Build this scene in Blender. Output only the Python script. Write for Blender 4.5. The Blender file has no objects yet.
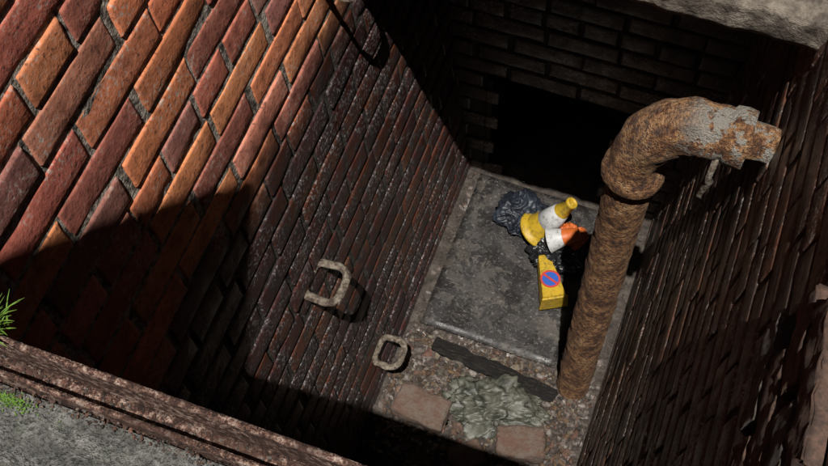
import bpy, math, random
from mathutils import Vector, Matrix, noise
random.seed(7)
C=bpy.context.collection
LB=.10; RB=.105
def link(o,parent=None):
    C.objects.link(o)
    if parent: o.parent=parent
    return o
def mesh_obj(name,verts,faces,mat=None,smooth=False,parent=None,cols=None):
    me=bpy.data.meshes.new(name); me.from_pydata([tuple(v) for v in verts],[],faces); me.update()
    if cols:
        a=me.color_attributes.new("Col",'FLOAT_COLOR','POINT')
        for i,c in enumerate(cols): a.data[i].color=(c[0],c[1],c[2],1)
    if smooth:
        for p in me.polygons: p.use_smooth=True
    if mat: me.materials.append(mat)
    return link(bpy.data.objects.new(name,me),parent)
def empty(name):
    e=bpy.data.objects.new(name,None); e.empty_display_size=.05
    return link(e)
class M:
    def __init__(s,name):
        s.m=bpy.data.materials.new(name); s.m.use_nodes=True; s.t=s.m.node_tree; s.N=s.t.nodes; s.L=s.t.links
        s.b=s.N["Principled BSDF"]; s.g=s.N.new("ShaderNodeNewGeometry")
    def noise(s,scale,detail=3,rough=.65,vec=None,dist=0):
        n=s.N.new("ShaderNodeTexNoise"); n.inputs["Scale"].default_value=scale; n.inputs["Detail"].default_value=min(detail,4)
        n.inputs["Roughness"].default_value=rough; n.inputs["Distortion"].default_value=dist
        s.L.new(vec or s.g.outputs["Position"],n.inputs["Vector"]); return n.outputs["Fac"]
    def ramp(s,fac,stops):
        r=s.N.new("ShaderNodeValToRGB"); e=r.color_ramp.elements
        while len(e)<len(stops): e.new(.5)
        for i,(p,c) in enumerate(stops):
            e[i].position=p
            if not hasattr(c,'__len__'): c=(c,c,c)
            e[i].color=(c[0],c[1],c[2],1)
        s.L.new(fac,r.inputs[0]); return r.outputs[0]
    def mix(s,fac,a,b,mode='MIX'):
        x=s.N.new("ShaderNodeMix"); x.data_type='RGBA'; x.blend_type=mode
        for sock,val in ((x.inputs[0],fac),(x.inputs[6],a),(x.inputs[7],b)):
            if isinstance(val,(int,float)): sock.default_value=val if sock==x.inputs[0] else (val,val,val,1)
            elif isinstance(val,tuple): sock.default_value=(val[0],val[1],val[2],1)
            else: s.L.new(val,sock)
        return x.outputs[2]
    def math(s,op,a,b=None):
        x=s.N.new("ShaderNodeMath"); x.operation=op
        for i,v in enumerate((a,b)):
            if v is None: continue
            if isinstance(v,(int,float)): x.inputs[i].default_value=v
            else: s.L.new(v,x.inputs[i])
        return x.outputs[0]
    def sep(s,vec=None):
        x=s.N.new("ShaderNodeSeparateXYZ"); s.L.new(vec or s.g.outputs["Position"],x.inputs[0]); return x.outputs
    def maprange(s,v,a,b,c=0,d=1):
        x=s.N.new("ShaderNodeMapRange"); x.interpolation_type='SMOOTHSTEP'
        s.L.new(v,x.inputs[0])
        for i,k in enumerate((a,b,c,d)): x.inputs[i+1].default_value=k
        return x.outputs[0]
    def attr(s,name="Col"):
        x=s.N.new("ShaderNodeAttribute"); x.attribute_name=name; return x.outputs["Color"]
    def set(s,col=None,rough=None,bump=None,bs=.5,bd=.01,metal=None,spec=None):
        for k,v in (("Base Color",col),("Roughness",rough),("Metallic",metal),("Specular IOR Level",spec)):
            if v is None: continue
            if isinstance(v,(int,float)): s.b.inputs[k].default_value=v
            elif isinstance(v,tuple): s.b.inputs[k].default_value=(v[0],v[1],v[2],1)
            else: s.L.new(v,s.b.inputs[k])
        if bump is not None:
            x=s.N.new("ShaderNodeBump"); x.inputs["Strength"].default_value=bs; x.inputs["Distance"].default_value=bd
            s.L.new(bump,x.inputs["Height"]); s.L.new(x.outputs[0],s.b.inputs["Normal"])
        return s.m
def brick_material(name,g0,g1,lower_mul,blotch,bump=.45,speck=.6):
    k=M(name); z=k.sep()[2]
    big=k.noise(4.5,4,.7); mid=k.noise(18,4,.7); fine=k.noise(95,3,.7)
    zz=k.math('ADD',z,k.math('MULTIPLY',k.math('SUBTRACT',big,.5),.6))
    upperm=k.maprange(zz,g0,g1)
    col=k.attr()
    col=k.mix(1.0,col,k.ramp(mid,[(.28,(.5,.46,.46)),(.46,(1,1,1)),(.7,(1.35,1.3,1.25))]),'MULTIPLY')
    col=k.mix(k.ramp(fine,[(.57,0),(.69,.8)]),col,(.06,.042,.038))
    bl=k.math('MULTIPLY',k.ramp(big,[(.46,0),(.6,1)]),k.ramp(fine,[(.38,1),(.47,0)]))
    col=k.mix(k.math('MULTIPLY',bl,.85),col,(.6,.55,.48))
    g=k.mix(1.0,col,lower_mul,'MULTIPLY')
    g=k.mix(k.ramp(mid,[(.40,0),(.58,.9)]),g,blotch)
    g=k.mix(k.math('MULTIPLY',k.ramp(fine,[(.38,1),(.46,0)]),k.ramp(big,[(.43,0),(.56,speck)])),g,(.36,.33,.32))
    col=k.mix(upperm,g,col)  # brick colour shifts to a darker mix below a noise-blurred height
    rg=k.mix(upperm,k.ramp(mid,[(.35,.35),(.65,.65)]),.85)
    h=k.math('ADD',k.math('MULTIPLY',mid,.7),k.math('MULTIPLY',fine,.35))
    return k.set(col,rg,h,bump,.008)
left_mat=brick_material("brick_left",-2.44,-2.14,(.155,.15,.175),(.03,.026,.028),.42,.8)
far_mat=brick_material("brick_far",-.8,-.6,(1.0,.85,.8),(.03,.022,.02),.5,.2)
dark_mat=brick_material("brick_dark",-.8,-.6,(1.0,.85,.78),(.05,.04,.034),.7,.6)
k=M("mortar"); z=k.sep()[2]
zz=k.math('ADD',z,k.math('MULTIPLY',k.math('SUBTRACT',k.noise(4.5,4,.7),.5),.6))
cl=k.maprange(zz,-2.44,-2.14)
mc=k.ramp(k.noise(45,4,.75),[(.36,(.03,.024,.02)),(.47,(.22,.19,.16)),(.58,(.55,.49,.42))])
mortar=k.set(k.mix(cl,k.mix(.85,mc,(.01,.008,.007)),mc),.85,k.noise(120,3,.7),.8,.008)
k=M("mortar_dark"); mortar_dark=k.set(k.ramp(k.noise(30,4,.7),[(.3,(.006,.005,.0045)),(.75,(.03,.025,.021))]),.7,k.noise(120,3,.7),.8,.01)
def brick_wall(name,O,U,V,ulen,vlen,mat,mort,palette,bl=.26,bh=.086,j=.0095,skip=None,prot=.0012,tl=.006,tvv=.008,recess=.004,parent=None):
    O=Vector(O);U=Vector(U).normalized();V=Vector(V).normalized();Nn=U.cross(V)
    par=empty(name); vs=[];fs=[];cs=[]
    rows=int(vlen/bh)
    for r in range(rows+1):
        y0=r*bh; hh=bh-j; header=(r%5==2)
        L=bl/2 if header else bl
        x=-(L*.5 if r%2 else L*.23 if header else 0)-random.random()*.03
        while x<ulen:
            a=max(x,0)+random.uniform(-.001,.001); b=min(x+L-j,ulen)+random.uniform(-.002,.002)
            x+=L*random.uniform(.96,1.04)
            if b-a<.02: continue
            if skip and skip((a+b)/2,y0+hh/2): continue
            w=b-a; e=min(.0025,w*.1)
            p=max(random.gauss(0,prot),-.0012)
            tilt=random.gauss(0,tl); tv=random.gauss(0,tvv); dy=random.gauss(0,.0014)
            c=random.choice(palette); m=random.uniform(.72,1.15); c=(c[0]*m,c[1]*m*random.uniform(.92,1.05),c[2]*m)
            xs=[0,e,3.2*e,w*.25,w*.5,w*.75,w-3.2*e,w-e,w]; ys=[0,e,3.2*e,hh*.35,hh*.65,hh-3.2*e,hh-e,hh]
            chip=random.random()<.4; cc=(random.choice([0,8]),random.choice([0,7]))
            base=len(vs); sd=Vector((random.random()*50,r,x))
            for iy,yy in enumerate(ys):
                for ix,xx in enumerate(xs):
                    edge=ix in(0,8) or iy in(0,7)
                    d=p+tilt*(xx-w/2)+tv*(yy-hh/2)+noise.noise(sd+Vector((xx*35,yy*35,0)))*.0016
                    if edge: d-=recess+.004
                    elif ix in(1,7) or iy in(1,6): d-=.0012
                    if not edge and chip and abs(ix-cc[0])<=3 and abs(iy-cc[1])<=2: d-=random.uniform(.001,.005)
                    jx=noise.noise(sd+Vector((xx*40,yy*40,5)))*.003; jy=noise.noise(sd+Vector((xx*40,yy*40,9)))*.003
                    vs.append(O+U*(a+xx+jx)+V*(y0+yy+dy+jy)+Nn*d); cs.append(c)
            for iy in range(7):
                for ix in range(8):
                    q=base+iy*9+ix; fs.append((q,q+1,q+10,q+9))
    mesh_obj("bricks",vs,fs,mat,True,par,cs)
    nu=int(ulen/.03); nv=int(vlen/.03); vs=[];fs=[]
    for jv in range(nv+1):
        for iu in range(nu+1):
            uu=iu/nu*ulen; vv=jv/nv*(vlen+.06)
            vs.append(O+U*uu+V*vv+Nn*(-recess-.001+noise.noise(Vector((uu*30,vv*30,O.x)))*.002))
    for jv in range(nv):
        for iu in range(nu):
            if skip and skip((iu+.5)/nu*ulen,(jv+.5)/nv*vlen): continue
            q=jv*(nu+1)+iu; fs.append((q,q+1,q+nu+2,q+nu+1))
    mesh_obj("mortar_bed",vs,fs,mort,True,par)
    return par
orange=[(.74,.25,.12),(.70,.21,.10),(.80,.30,.13),(.5,.16,.11),(.38,.15,.12),(.62,.23,.15),(.76,.25,.11),(.5,.24,.19),(.62,.18,.12),(.78,.28,.12)]
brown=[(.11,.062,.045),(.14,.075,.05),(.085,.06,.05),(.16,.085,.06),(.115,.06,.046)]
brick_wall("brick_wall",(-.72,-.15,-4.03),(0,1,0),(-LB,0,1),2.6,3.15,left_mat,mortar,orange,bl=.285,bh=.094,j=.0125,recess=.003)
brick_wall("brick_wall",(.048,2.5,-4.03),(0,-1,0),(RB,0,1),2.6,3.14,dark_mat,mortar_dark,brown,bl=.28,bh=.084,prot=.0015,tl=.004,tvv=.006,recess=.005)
def farskip(u,v): X=-1.1+u; return -.66<X<-.07 and v<.66
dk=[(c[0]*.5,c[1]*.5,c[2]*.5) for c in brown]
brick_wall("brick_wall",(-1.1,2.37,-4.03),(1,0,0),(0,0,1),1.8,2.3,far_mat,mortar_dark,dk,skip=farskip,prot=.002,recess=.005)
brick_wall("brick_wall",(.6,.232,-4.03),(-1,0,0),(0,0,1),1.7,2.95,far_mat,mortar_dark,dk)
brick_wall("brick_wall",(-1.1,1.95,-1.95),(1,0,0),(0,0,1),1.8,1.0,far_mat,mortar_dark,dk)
X0,X1,Z0,Z1,Ya,Yb=-.67,-.06,-4.04,-3.36,2.36,3.0
v=[(X0,Ya,Z0),(X1,Ya,Z0),(X1,Ya,Z1),(X0,Ya,Z1),(X0,Yb,Z0),(X1,Yb,Z0),(X1,Yb,Z1),(X0,Yb,Z1)]
mesh_obj("culvert_recess",v,[(0,4,7,3),(1,2,6,5),(3,7,6,2),(4,5,6,7),(0,1,5,4)],mortar_dark)
def rough_box(name,c,size,mat,rot=None,amp=.003,seg=.02,freq=25,parent=None,bev=.004,smooth=True,seed=0):
    import bmesh
    bm=bmesh.new(); bmesh.ops.create_cube(bm,size=1)
    for vv in bm.verts: vv.co=Vector((vv.co.x*size[0],vv.co.y*size[1],vv.co.z*size[2]))
    bmesh.ops.bevel(bm,geom=list(bm.edges),offset=bev,segments=2,affect='EDGES')
    for ax in range(3):
        nseg=min(300,int(size[ax]/seg))
        for i in range(1,nseg):
            p=Vector((0,0,0)); p[ax]=-size[ax]/2+size[ax]*i/nseg; nn=Vector((0,0,0)); nn[ax]=1
            bmesh.ops.bisect_plane(bm,geom=list(bm.verts)+list(bm.edges)+list(bm.faces),plane_co=p,plane_no=nn)
    for vv in bm.verts:
        q=vv.co*freq+Vector((seed*3.1,seed*7.7,0)); vv.co+=noise.noise_vector(q)*amp+noise.noise_vector(q*3)*amp*.4
    me=bpy.data.meshes.new(name); bm.to_mesh(me); bm.free()
    for p in me.polygons: p.use_smooth=smooth
    me.materials.append(mat); o=bpy.data.objects.new(name,me)
    mt=Matrix.Translation(Vector(c))
    if rot: mt=mt@rot
    o.matrix_world=mt
    return link(o,parent)
def R(ax,deg): return Matrix.Rotation(math.radians(deg),4,ax)
k=M("old_concrete")
slabm=k.set(k.mix(k.ramp(k.noise(9,4,.75),[(.42,0),(.58,.9)]),k.ramp(k.noise(25,4,.7),[(.3,(.12,.10,.08)),(.6,(.32,.27,.22))]),(.06,.045,.036)),.9,k.noise(60,4,.75),1,.014)
rough_box("concrete_slab",(-.3,2.285,-1.955),(1.9,1.15,.09),slabm,None,amp=.009,seg=.016,freq=16)
k=M("ground_concrete")
gc=k.ramp(k.noise(30,4,.8),[(.32,(.05,.048,.044)),(.5,(.17,.165,.155)),(.66,(.34,.33,.31))])
gc=k.mix(k.ramp(k.noise(230,3,.6),[(.53,0),(.62,.7)]),gc,(.03,.03,.026))
moss=k.math('MULTIPLY',k.ramp(k.noise(9,4,.7),[(.5,0),(.6,1)]),k.ramp(k.noise(80,4,.7),[(.4,0),(.6,1)]))
gc=k.mix(k.math('MULTIPLY',moss,.6),gc,(.06,.09,.02))
ground_mat=k.set(gc,.92,k.math('ADD',k.noise(60,4,.75),k.noise(300,3,.6)),1,.01)
gp=empty("ground")
def gridsheet(name,x0,x1,y0,y1,z,st,amp,mat,parent=None,f=20):
    nx=max(1,int((x1-x0)/st));ny=max(1,int((y1-y0)/st)); vs=[];fs=[]
    for jj in range(ny+1):
        for ii in range(nx+1):
            x=x0+(x1-x0)*ii/nx;y=y0+(y1-y0)*jj/ny
            vs.append((x,y,z+(noise.noise(Vector((x*f,y*f,z)))+.5*noise.noise(Vector((x*f*3,y*f*3,z))))*amp))
    for jj in range(ny):
        for ii in range(nx):
            q=jj*(nx+1)+ii; fs.append((q,q+1,q+nx+2,q+nx+1))
    return mesh_obj(name,vs,fs,mat,True,parent)
gridsheet("pavement_edge",-1.1,.6,-.2,.2,-.934,.005,.004,ground_mat,gp,30)
for nm,a in (("south",(-60,60,-60,-.2)),("west",(-60,-1.1,-.2,1.96)),("west_rim",(-1.1,-1.02,.2,1.96)),("east",(.6,60,-.2,1.96)),("east_rim",(.36,.6,.2,1.96)),("north",(-60,60,1.96,60))):
    gridsheet(nm,a[0],a[1],a[2],a[3],-.934,30,0,ground_mat,gp)
k=M("rusty_steel")
rc=k.ramp(k.noise(130,4,.85),[(.40,(.018,.010,.008)),(.47,(.09,.04,.028)),(.53,(.22,.115,.08)),(.61,(.48,.37,.31))])
rc=k.mix(k.ramp(k.noise(28,3,.7),[(.46,0),(.60,.75)]),rc,(.06,.026,.017))
rust=k.set(rc,.8,k.math('ADD',k.noise(150,4,.8),k.noise(420,3,.7)),.9,.0035)
fr=empty("steel_kerb_frame")
rough_box("angle_lip",(-.3,.2325,-.970),(1.5,.006,.118),rust,amp=.0006,seg=.005,freq=110,parent=fr,bev=.001)
rough_box("angle_ledge",(-.3,.219,-.978),(1.5,.021,.05),rust,amp=.0006,seg=.005,freq=110,parent=fr,bev=.001,seed=2)
rough_box("outer_rib",(-.3,.2055,-.940),(1.5,.005,.05),rust,amp=.0007,seg=.005,freq=110,parent=fr,bev=.001,seed=4)
k=M("shadow_plate_steel"); hm=k.set(k.ramp(k.noise(15,4,.7),[(.35,(.05,.04,.035)),(.65,(.12,.08,.055))]),.6,k.noise(50),.5,.004)
hp=empty("shadow_plate")  # added out-of-view plate, shaped to cast the wedge shadow on the left wall
B=Vector((-.750,.559,-.5)); u=Vector((-.082,-.538,.45)).normalized(); vv=Vector((.053,-.332,-.4)).normalized()
vv=(vv-u*vv.dot(u)).normalized(); nn=u.cross(vv)
ctr=B+u*.5+vv*.265
rot=Matrix((u,vv,nn)).transposed().to_4x4()
rough_box("plate",ctr,(1.0,.53,.012),hm,rot,amp=.0005,seg=.1,parent=hp,bev=.002)
for s in (-.22,.22): rough_box("stiffener",ctr+vv*s*.9-nn*.02,(.96,.02,.03),hm,rot,amp=.0004,seg=.1,parent=hp,bev=.002)
rough_box("shadow_plate_strut",(-.82,-.12,-.66),(.03,.03,.58),hm,None,amp=.0004,seg=.1,parent=hp,bev=.002)
k=M("galvanised"); iron=k.set(k.ramp(k.noise(60,4,.75),[(.38,(.04,.024,.018)),(.52,(.15,.12,.09)),(.66,(.28,.24,.19))]),.8,k.noise(150),1,.006)
def tube(name,path,rad,mat,seg=16,closed=False,parent=None,amp=0,freq=20,cap=True,flat=1):
    n=len(path); path=[Vector(p) for p in path]; vs=[];fs=[]; prevN=None
    for i,p in enumerate(path):
        a=path[(i-1)%n] if (closed or i>0) else p; b=path[(i+1)%n] if (closed or i<n-1) else p
        t=(b-a).normalized()
        if prevN is None: prevN=t.orthogonal().normalized() if flat==1 else Vector((0,0,1))
        prevN=(prevN-t*prevN.dot(t)).normalized(); bb=t.cross(prevN)
        r=rad[i] if hasattr(rad,'__len__') else rad
        for s in range(seg):
            an=2*math.pi*s/seg; d=prevN*math.cos(an)*flat+bb*math.sin(an)
            q=p+d*r
            if amp: q=q+d*(noise.noise(q*freq)*amp+noise.noise(q*freq*3.3)*amp*.5)
            vs.append(q)
    for i in range(n if closed else n-1):
        for s in range(seg):
            s2=(s+1)%seg; i2=(i+1)%n
            fs.append((i*seg+s,i*seg+s2,i2*seg+s2,i2*seg+s))
    if cap and not closed:
        fs.append(tuple(range(seg))[::-1]); fs.append(tuple((n-1)*seg+s for s in range(seg)))
    return mesh_obj(name,vs,fs,mat,True,parent)
def step_iron(c,hw,xl,r=.0095):
    e=empty("step_iron"); x0=c[0]-xl/2; x1=c[0]+xl/2; pts=[]
    def corner(cx,cy,a0,cr):
        for i in range(9):
            a=math.radians(a0+i*11.25); pts.append((cx+cr*math.cos(a),cy+cr*math.sin(a),c[2]))
    A=.036; D=.024
    corner(x1-A,c[1]+hw-A,0,A); corner(x0+D,c[1]+hw*.95-D,90,D); corner(x0+D,c[1]-hw*.95+D,180,D); corner(x1-A,c[1]-hw+A,270,A)
    tube("loop",pts,r,iron,12,True,e,amp=.004,freq=45,flat=.6)
    for s in (-1,1): rough_box("tang",(x0-.02,c[1]+s*hw*.6,c[2]),(.05,.012,.012),iron,amp=.001,parent=e,bev=.002)
step_iron((-.79,1.213,-2.91),.059,.104,.0125)
step_iron((-.70,1.387,-3.76),.055,.092,.0125)
step_iron((-.86,1.70,-2.17),.06,.09)
k=M("rusted_iron")
c1=k.ramp(k.noise(22,4,.85),[(.36,(.055,.026,.015)),(.46,(.22,.095,.04)),(.55,(.41,.21,.09)),(.68,(.5,.32,.17))])
c1=k.mix(k.ramp(k.noise(75,3,.75),[(.5,0),(.58,.85)]),c1,(.07,.03,.018))
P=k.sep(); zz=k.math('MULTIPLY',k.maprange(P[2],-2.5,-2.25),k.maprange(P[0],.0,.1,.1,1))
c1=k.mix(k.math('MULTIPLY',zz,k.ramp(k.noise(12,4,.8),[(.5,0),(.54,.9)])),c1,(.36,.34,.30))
pipem=k.set(c1,.85,k.math('ADD',k.noise(35,4,.85),k.noise(150,3,.7)),1,.018)
pp=empty("drain_pipe"); px,py=-.05,1.58
tube("downpipe",[(px,py,-4.05+i*.02) for i in range(82)],.061,pipem,48,parent=pp,amp=.005,freq=18)
el=[];ra=[]
for dz,r in ((-2.49,.063),(-2.485,.076),(-2.47,.079),(-2.445,.079),(-2.43,.075),(-2.42,.068)): el.append((px,py,dz)); ra.append(r)
Rb=.15
for i in range(1,17):
    a=math.radians(90*i/16); el.append((px+Rb-Rb*math.cos(a),py,-2.40+Rb*1.35*math.sin(a))); ra.append(.064+.006*math.sin(math.pi*i/16))
x=px+Rb; zt=-2.40+Rb*1.35
for dx,r in ((.02,.064),(.035,.064),(.04,.07),(.065,.072),(.085,.070),(.088,.045),(.12,.043),(.16,.043)): el.append((x+dx,py,zt)); ra.append(r)
tube("elbow",el,ra,pipem,48,parent=pp,amp=.006,freq=20)
k=M("lime"); limem=k.set(k.ramp(k.noise(50),[(.4,(.10,.07,.05)),(.6,(.26,.23,.19))]),.8,k.noise(90),.8,.01)
tube("pipe_bracket",[(.13,1.53,-2.22),(.126,1.50,-2.27),(.13,1.52,-2.32),(.12,1.51,-2.37),(.135,1.52,-2.42)],[.009,.007,.011,.008,.004],limem,10,amp=.006,freq=60)
k=M("floor_dirt")
fc=k.ramp(k.noise(18,4,.8),[(.3,(.02,.016,.013)),(.5,(.06,.047,.038)),(.7,(.12,.10,.085))])
floorm=k.set(fc,k.ramp(k.noise(12),[(.4,.4),(.6,.9)]),k.noise(60,4,.8),1,.012)
gridsheet("pit_floor",-1.0,.4,-.1,3.05,-4.0,.015,.008,floorm,None,14)
k=M("rubble"); rubm=k.set(k.mix(1,k.attr(),k.ramp(k.noise(80),[(.3,.4),(.7,1.3)]),'MULTIPLY'),.85,k.noise(200),.6,.004)
ico=[(0,0,1),(.89,0,.45),(.28,.85,.45),(-.72,.53,.45),(-.72,-.53,.45),(.28,-.85,.45),(.72,.53,-.45),(-.28,.85,-.45),(-.89,0,-.45),(-.28,-.85,-.45),(.72,-.53,-.45),(0,0,-1)]
icf=[(0,1,2),(0,2,3),(0,3,4),(0,4,5),(0,5,1),(1,6,2),(2,7,3),(3,8,4),(4,9,5),(5,10,1),(6,7,2),(7,8,3),(8,9,4),(9,10,5),(10,6,1),(6,11,7),(7,11,8),(8,11,9),(9,11,10),(10,11,6)]
rc_=[(.10,.078,.062),(.14,.11,.095),(.07,.052,.043),(.17,.135,.12),(.12,.065,.045),(.045,.036,.03),(.22,.19,.17),(.085,.068,.055)]
def stone(x,y,z,s,c=None):
    b=len(vs); c=c or random.choice(rc_); q=Matrix.Rotation(random.random()*6.3,3,Vector((random.random(),random.random(),random.random()+.1)).normalized())
    sc=Vector((random.uniform(.6,1.5),random.uniform(.5,1.1),random.uniform(.3,.8)))*s
    for p in ico:
        w=Vector(p)*random.uniform(.75,1.15); w=q@Vector((w.x*sc.x,w.y*sc.y,w.z*sc.z)); vs.append((w.x+x,w.y+y,w.z+z)); cs.append(c)
    for f in icf: fs.append(tuple(b+i for i in f))
vs=[];fs=[];cs=[]
for i in range(5600):
    x=random.uniform(-.71,.04); y=random.triangular(1.0,1.66,1.52)
    if random.random()<.25: y=random.uniform(1.0,2.35)
    onb=(y>1.63 and -.66<x<-.14)
    if onb and random.random()<.9: continue
    stone(x,y,-3.966 if onb else -3.995,random.choice([.003,.004,.005]) if onb else random.choice([.003,.004,.005,.006,.008,.008,.012,.018]))
for i in range(18): stone(random.uniform(-.68,-.3),random.uniform(1.5,1.62),-3.99,random.uniform(.007,.013),(.38,.35,.31))
for i in range(34): stone(random.uniform(-.7,.02),random.uniform(1.2,1.54),-3.985,random.uniform(.02,.036),random.choice([(.14,.07,.05),(.12,.10,.085),(.09,.075,.06),(.16,.10,.075)]))
for i in range(420):
    stone(random.uniform(-.7,0),random.uniform(1.15,1.6),-3.983,random.uniform(.008,.016),random.choice([(.13,.08,.045),(.08,.05,.03),(.17,.14,.10)]))
mesh_obj("rubble",vs,fs,rubm,False,None,cs)
vs=[];fs=[];cs=[]
for i in range(2600):
    yy=random.choice([random.uniform(.209,.229),random.uniform(.193,.203)]); zt_=-.952 if yy>.205 else -.932
    stone(random.uniform(-.75,.1),yy,zt_,random.choice([.0006,.0008,.001,.0014,.002]),random.choice([(.09,.05,.035),(.05,.035,.03),(.16,.12,.1),(.1,.09,.08),(.13,.06,.04)]))
mesh_obj("kerb_grit",vs,fs,rubm,False,None,cs)
k=M("board_ply")
bc=k.ramp(k.noise(6,4,.75),[(.34,(.018,.016,.015)),(.5,(.044,.038,.034)),(.68,(.085,.073,.063))])
bc=k.mix(k.ramp(k.noise(9,4,.85,dist=.6),[(.48,0),(.51,.85)]),bc,(.012,.011,.011))
bc=k.mix(k.ramp(k.noise(75,4,.8),[(.57,0),(.63,.6)]),bc,(.17,.155,.14))
boardm=k.set(bc,k.ramp(k.noise(10),[(.4,.35),(.6,.65)]),k.noise(70,4,.7),.4,.005)
rough_box("metal_plate",(-.40,1.975,-3.979),(.54,.71,.007),boardm,R('Z',-.5)@R('Y',1),amp=.0012,seg=.03,freq=6,bev=.001)
k=M("rotten_wood"); vec=k.N.new("ShaderNodeMapping"); vec.inputs["Scale"].default_value=(1,9,9); k.L.new(k.g.outputs["Position"],vec.inputs[0])
wn=k.noise(22,4,.7,vec.outputs[0]); wood=k.set(k.ramp(wn,[(.40,(.004,.003,.0025)),(.57,(.012,.009,.007)),(.68,(.09,.07,.05))]),.7,wn,1,.014)
rough_box("rotten_plank",(-.345,1.528,-3.965),(.50,.055,.028),wood,R('Z',-6)@R('X',5),amp=.008,seg=.012,freq=24,bev=.004)
k=M("loose_brick"); lb=k.set(k.mix(k.ramp(k.noise(18,4,.85),[(.42,0),(.58,.85)]),(.15,.085,.06),(.18,.14,.115)),.9,k.noise(80,4,.8),1,.014)
rough_box("loose_brick",(-.545,1.29,-3.95),(.2,.12,.075),lb,R('Z',-6)@R('X',4),amp=.009,seg=.012,freq=22)
rough_box("loose_brick",(-.16,1.28,-3.95),(.17,.11,.08),lb,R('Z',14)@R('Y',-5),amp=.010,seg=.012,freq=22,seed=5)
rough_box("loose_brick",(-.33,1.17,-3.96),(.12,.1,.06),lb,R('Z',40),amp=.008,seg=.012,freq=22,seed=8)
def bag(name,c,s,mat,seed,rid=.35,fz=3.2,rz=0):
    import bmesh
    bm=bmesh.new(); bmesh.ops.create_icosphere(bm,subdivisions=6,radius=1)
    for v in bm.verts:
        p=v.co.copy(); q=p*fz+Vector((seed*5.3,seed,0)); q+=noise.noise_vector(p*2+Vector((seed,1,2)))*.8
        r=1+(1-abs(noise.noise(q))*3.2)*rid*.45+(1-abs(noise.noise(q*2.1))*3)*rid*.3+(1-abs(noise.noise(q*4.3))*3)*rid*.13
        r*=(1+.35*noise.noise(p*1.3+Vector((seed,0,0))))
        v.co=Vector((p.x*s[0]*r,p.y*s[1]*r,max(p.z*s[2]*r,-s[2]*.35)))
    me=bpy.data.meshes.new(name); bm.to_mesh(me); bm.free()
    for p in me.polygons: p.use_smooth=True
    me.materials.append(mat); o=bpy.data.objects.new(name,me); o.location=c; o.rotation_euler=(0,0,math.radians(rz)); return link(o)
k=M("grey_plastic"); gm=k.set(k.ramp(k.noise(14,4,.75),[(.38,(.03,.03,.022)),(.6,(.11,.11,.085))]),.5,k.noise(60,3,.7),.3,.006)
k=M("black_plastic"); bm_=k.set((.014,.014,.016),.3,k.noise(30,4,.6),.5,.01)
k=M("bluegrey_plastic"); bg=k.set(k.ramp(k.noise(20),[(.4,(.008,.01,.016)),(.65,(.025,.032,.046))]),.5,k.noise(30,4,.6),.3,.01)
k=M("orange_plastic"); om=k.set((.5,.11,.02),.5,k.noise(30,4,.6),.3,.01)
bag("plastic_sheet",(-.31,1.385,-3.975),(.15,.09,.055),gm,1.3,.45,1.2,20)
bag("plastic_sheet",(-.22,1.43,-3.98),(.09,.05,.04),gm,4.3,.5,1.3,-20)
bag("rubbish_bag",(-.275,2.05,-3.93),(.085,.07,.055),bm_,2.2,.35,2.2)
bag("rubbish_bag",(-.45,2.195,-3.94),(.085,.085,.055),bg,3.7,.3,1.1)
bag("orange_bag",(-.235,2.13,-3.90),(.055,.045,.045),om,5.1,.3,1.6)
def dirty(name,col,r=.4,dk=(.09,.075,.05),a=.5,b=.7,s=40):
    k=M(name); c=k.mix(k.ramp(k.noise(s,4,.8),[(a,0),(b,.7)]),col,dk); return k.set(c,r,k.noise(60),.3,.004)
yel=dirty("yellow_plastic",(.5,.32,.02),.5,(.1,.075,.03),.48,.66,55); whi=dirty("white_reflective",(.5,.5,.5),.5,(.1,.09,.07),.5,.68,60); blu=dirty("blue_sign",(.03,.1,.42)); red=dirty("red_sign",(.5,.05,.04))
def lathe(name,prof,mat,M4,parent,seg=40):
    vs=[];fs=[]
    for (r,z) in prof:
        for s in range(seg):
            a=2*math.pi*s/seg; vs.append(M4@Vector((r*math.cos(a),r*math.sin(a),z)))
    for i in range(len(prof)-1):
        for s in range(seg):
            s2=(s+1)%seg; fs.append((i*seg+s,i*seg+s2,(i+1)*seg+s2,(i+1)*seg+s))
    return mesh_obj(name,vs,fs,mat,True,parent)
ax=Vector((.126,.055,.237)).normalized()
MC=Matrix.Translation((-.365,2.13,-3.93))@ax.to_track_quat('Z','Y').to_matrix().to_4x4()
cn=empty("traffic_cone")
lathe("base_flange",[(0,0),(.078,0),(.084,.006),(.082,.014),(.066,.02),(.062,.03)],yel,MC,cn)
lathe("lower_body",[(.062,.028),(.060,.04),(.0505,.085)],yel,MC,cn)
lathe("reflective_sleeve",[(.0505,.083),(.053,.085),(.034,.165),(.031,.167)],whi,MC,cn)
lathe("tip",[(.033,.165),(.0325,.168),(.021,.225),(.024,.228),(.0235,.24),(.017,.243),(.013,.236),(.0,.20)],yel,MC,cn)
ax2=Vector((.8,.35,.35)).normalized(); MC2=Matrix.Translation((-.30,2.06,-3.85))@ax2.to_track_quat('Z','Y').to_matrix().to_4x4()
c3=empty("traffic_cone")
lathe("reflective_sleeve",[(.05,.0),(.048,.002),(.033,.06)],whi,MC2,c3)
lathe("body",[(.034,.058),(.022,.12),(.0,.121)],om,MC2,c3)
nw=empty("no_parking_cone")
axn=Vector((.085,-.155,.0)).normalized(); side=Vector((0,0,1)).cross(axn).normalized(); upv=Vector((0,0,1))
o0=Vector((-.305,2.015,-3.905))
def fr4(t,w,h):
    p=o0+axn*t; return [p+side*w-upv*h,p+side*w*.9+upv*h,p-side*w*.9+upv*h,p-side*w-upv*h]
secs=[fr4(0,.022,.018),fr4(.01,.026,.022),fr4(.19,.05,.04),fr4(.195,.056,.046),fr4(.203,.056,.046)]
vs=[p for s in secs for p in s]; fs=[]
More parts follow.
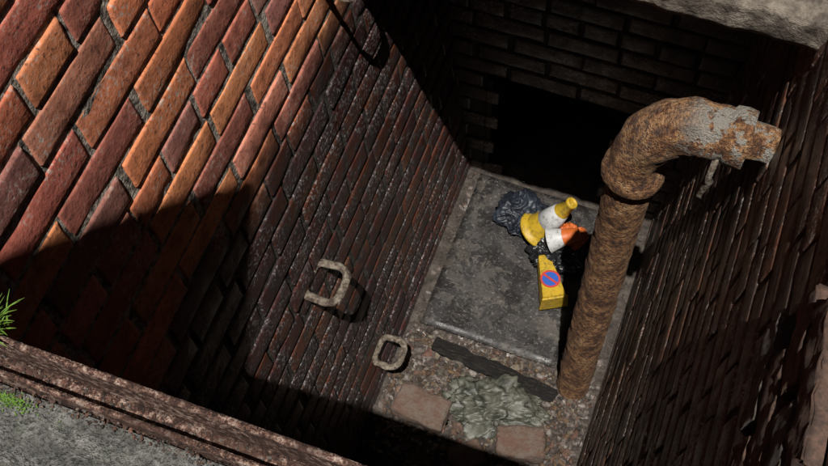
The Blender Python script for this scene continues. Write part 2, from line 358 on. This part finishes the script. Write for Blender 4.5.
for i in range(len(secs)-1):
    for j in range(4): fs.append((i*4+j,i*4+(j+1)%4,(i+1)*4+(j+1)%4,(i+1)*4+j))
fs+= [(3,2,1,0),(16,17,18,19)]
o=mesh_obj("body",vs,fs,yel,False,nw); bv=o.modifiers.new("b",'BEVEL'); bv.width=.005; bv.segments=3
slope=(.04-.022)/.18
nrm=(upv-axn*slope).normalized(); tx=(axn+upv*slope).normalized()
def disc(name,r0,r1,off,mat):
    c=o0+axn*.115+upv*(.022+slope*.105)+nrm*off; vs=[];fs=[];S=40
    for r in (r0,r1):
        for s in range(S):
            a=2*math.pi*s/S; vs.append(c+tx*math.cos(a)*r+side*math.sin(a)*r)
    for s in range(S): fs.append((s,(s+1)%S,S+(s+1)%S,S+s))
    mesh_obj(name,vs,fs,mat,False,nw)
disc("sign_blue",.0005,.033,.002,blu); disc("sign_red_ring",.031,.039,.003,red)
c=o0+axn*.115+upv*(.022+slope*.105)+nrm*.0035; a=math.radians(40); d=tx*math.cos(a)+side*math.sin(a); e=nrm.cross(d)
mesh_obj("sign_red_bar",[c+d*.032+e*.0045,c-d*.032+e*.0045,c-d*.032-e*.0045,c+d*.032-e*.0045],[(0,1,2,3)],red,False,nw)
pr=empty("broken_brick_pier")
pm=dirty("pier_brick",(.12,.068,.05),.9,(.025,.02,.017),.42,.58,30); pm2=dirty("pier_brick_grey",(.12,.10,.088),.9,(.025,.02,.017),.42,.58,30)
i=0
for (y,z,l,r) in [(.56,-1.74,.26,1),(.81,-1.74,.2,-1),(.68,-1.655,.26,1),(.41,-1.655,.26,0),(.80,-1.57,.17,1),(.56,-1.57,.27,-1),(.70,-1.485,.26,1),(.43,-1.485,.25,-1)]:
    i+=1; x=.048+RB*(4+z)+.018
    rough_box("brick",(x,y,z),(.09,l,.078),pm if i%2 else pm2,R('Z',r)@R('Y',6),amp=.006,seg=.012,freq=34,parent=pr,seed=i)
k=M("grass_blade"); grm=k.set((.14,.26,.04),.5)
vs=[];fs=[]
def blade(x,y,z,L,az,lean,w):
    b=len(vs); n=7; p=Vector((x,y,z)); el_=math.radians(80); sd=Vector((-math.sin(az),math.cos(az),0))
    for i in range(n):
        t=i/(n-1); ww=w*(1-t**1.6)+.0001
        vs.append(p+sd*ww);vs.append(p-sd*ww)
        e_=el_-lean*t; p=p+Vector((math.cos(az)*math.cos(e_),math.sin(az)*math.cos(e_),math.sin(e_)))*L/n
    for i in range(n-1): q=b+i*2; fs.append((q,q+1,q+3,q+2))
for i in range(44): blade(-.510+random.gauss(0,.006),.238+random.gauss(0,.004),-.92,random.uniform(.025,.07),random.uniform(-.6,1.8),random.uniform(.6,1.7),random.uniform(.0008,.0016))
for i in range(500):
    blade(-.482+random.gauss(0,.016),.189+random.gauss(0,.0035),-.934,random.uniform(.002,.005),random.uniform(0,6.3),1.,.0007)
mesh_obj("grass_tuft",vs,fs,grm)
w=bpy.data.worlds.new("World"); bpy.context.scene.world=w; w.use_nodes=True
sky=w.node_tree.nodes.new("ShaderNodeTexSky"); sky.sky_type='NISHITA'; sky.sun_disc=False
sd=Vector((.08,-.325,1)).normalized()
sky.sun_elevation=math.asin(sd.z); sky.sun_rotation=math.atan2(sd.x,sd.y)
bgd=w.node_tree.nodes["Background"]; bgd.inputs[1].default_value=.003
w.node_tree.links.new(sky.outputs[0],bgd.inputs[0])
sl=bpy.data.lights.new("sun",'SUN'); sl.energy=5; sl.angle=math.radians(.5); sl.color=(1,.97,.91)
so=link(bpy.data.objects.new("sun",sl)); so.rotation_euler=(-sd).to_track_quat('-Z','Y').to_euler()
cam=bpy.data.cameras.new("camera"); cam.sensor_width=36; cam.lens=1125/828*36; cam.clip_start=.02; cam.clip_end=500
co=link(bpy.data.objects.new("camera",cam)); bpy.context.scene.camera=co
xa=Vector((.938,.345,-.0242)).normalized(); za=Vector((.184,-.438,.8796)); za=(za-xa*za.dot(xa)).normalized(); ya=za.cross(xa)
co.matrix_world=Matrix((xa,ya,za)).transposed().to_4x4()
bpy.context.scene.view_settings.view_transform='Standard'
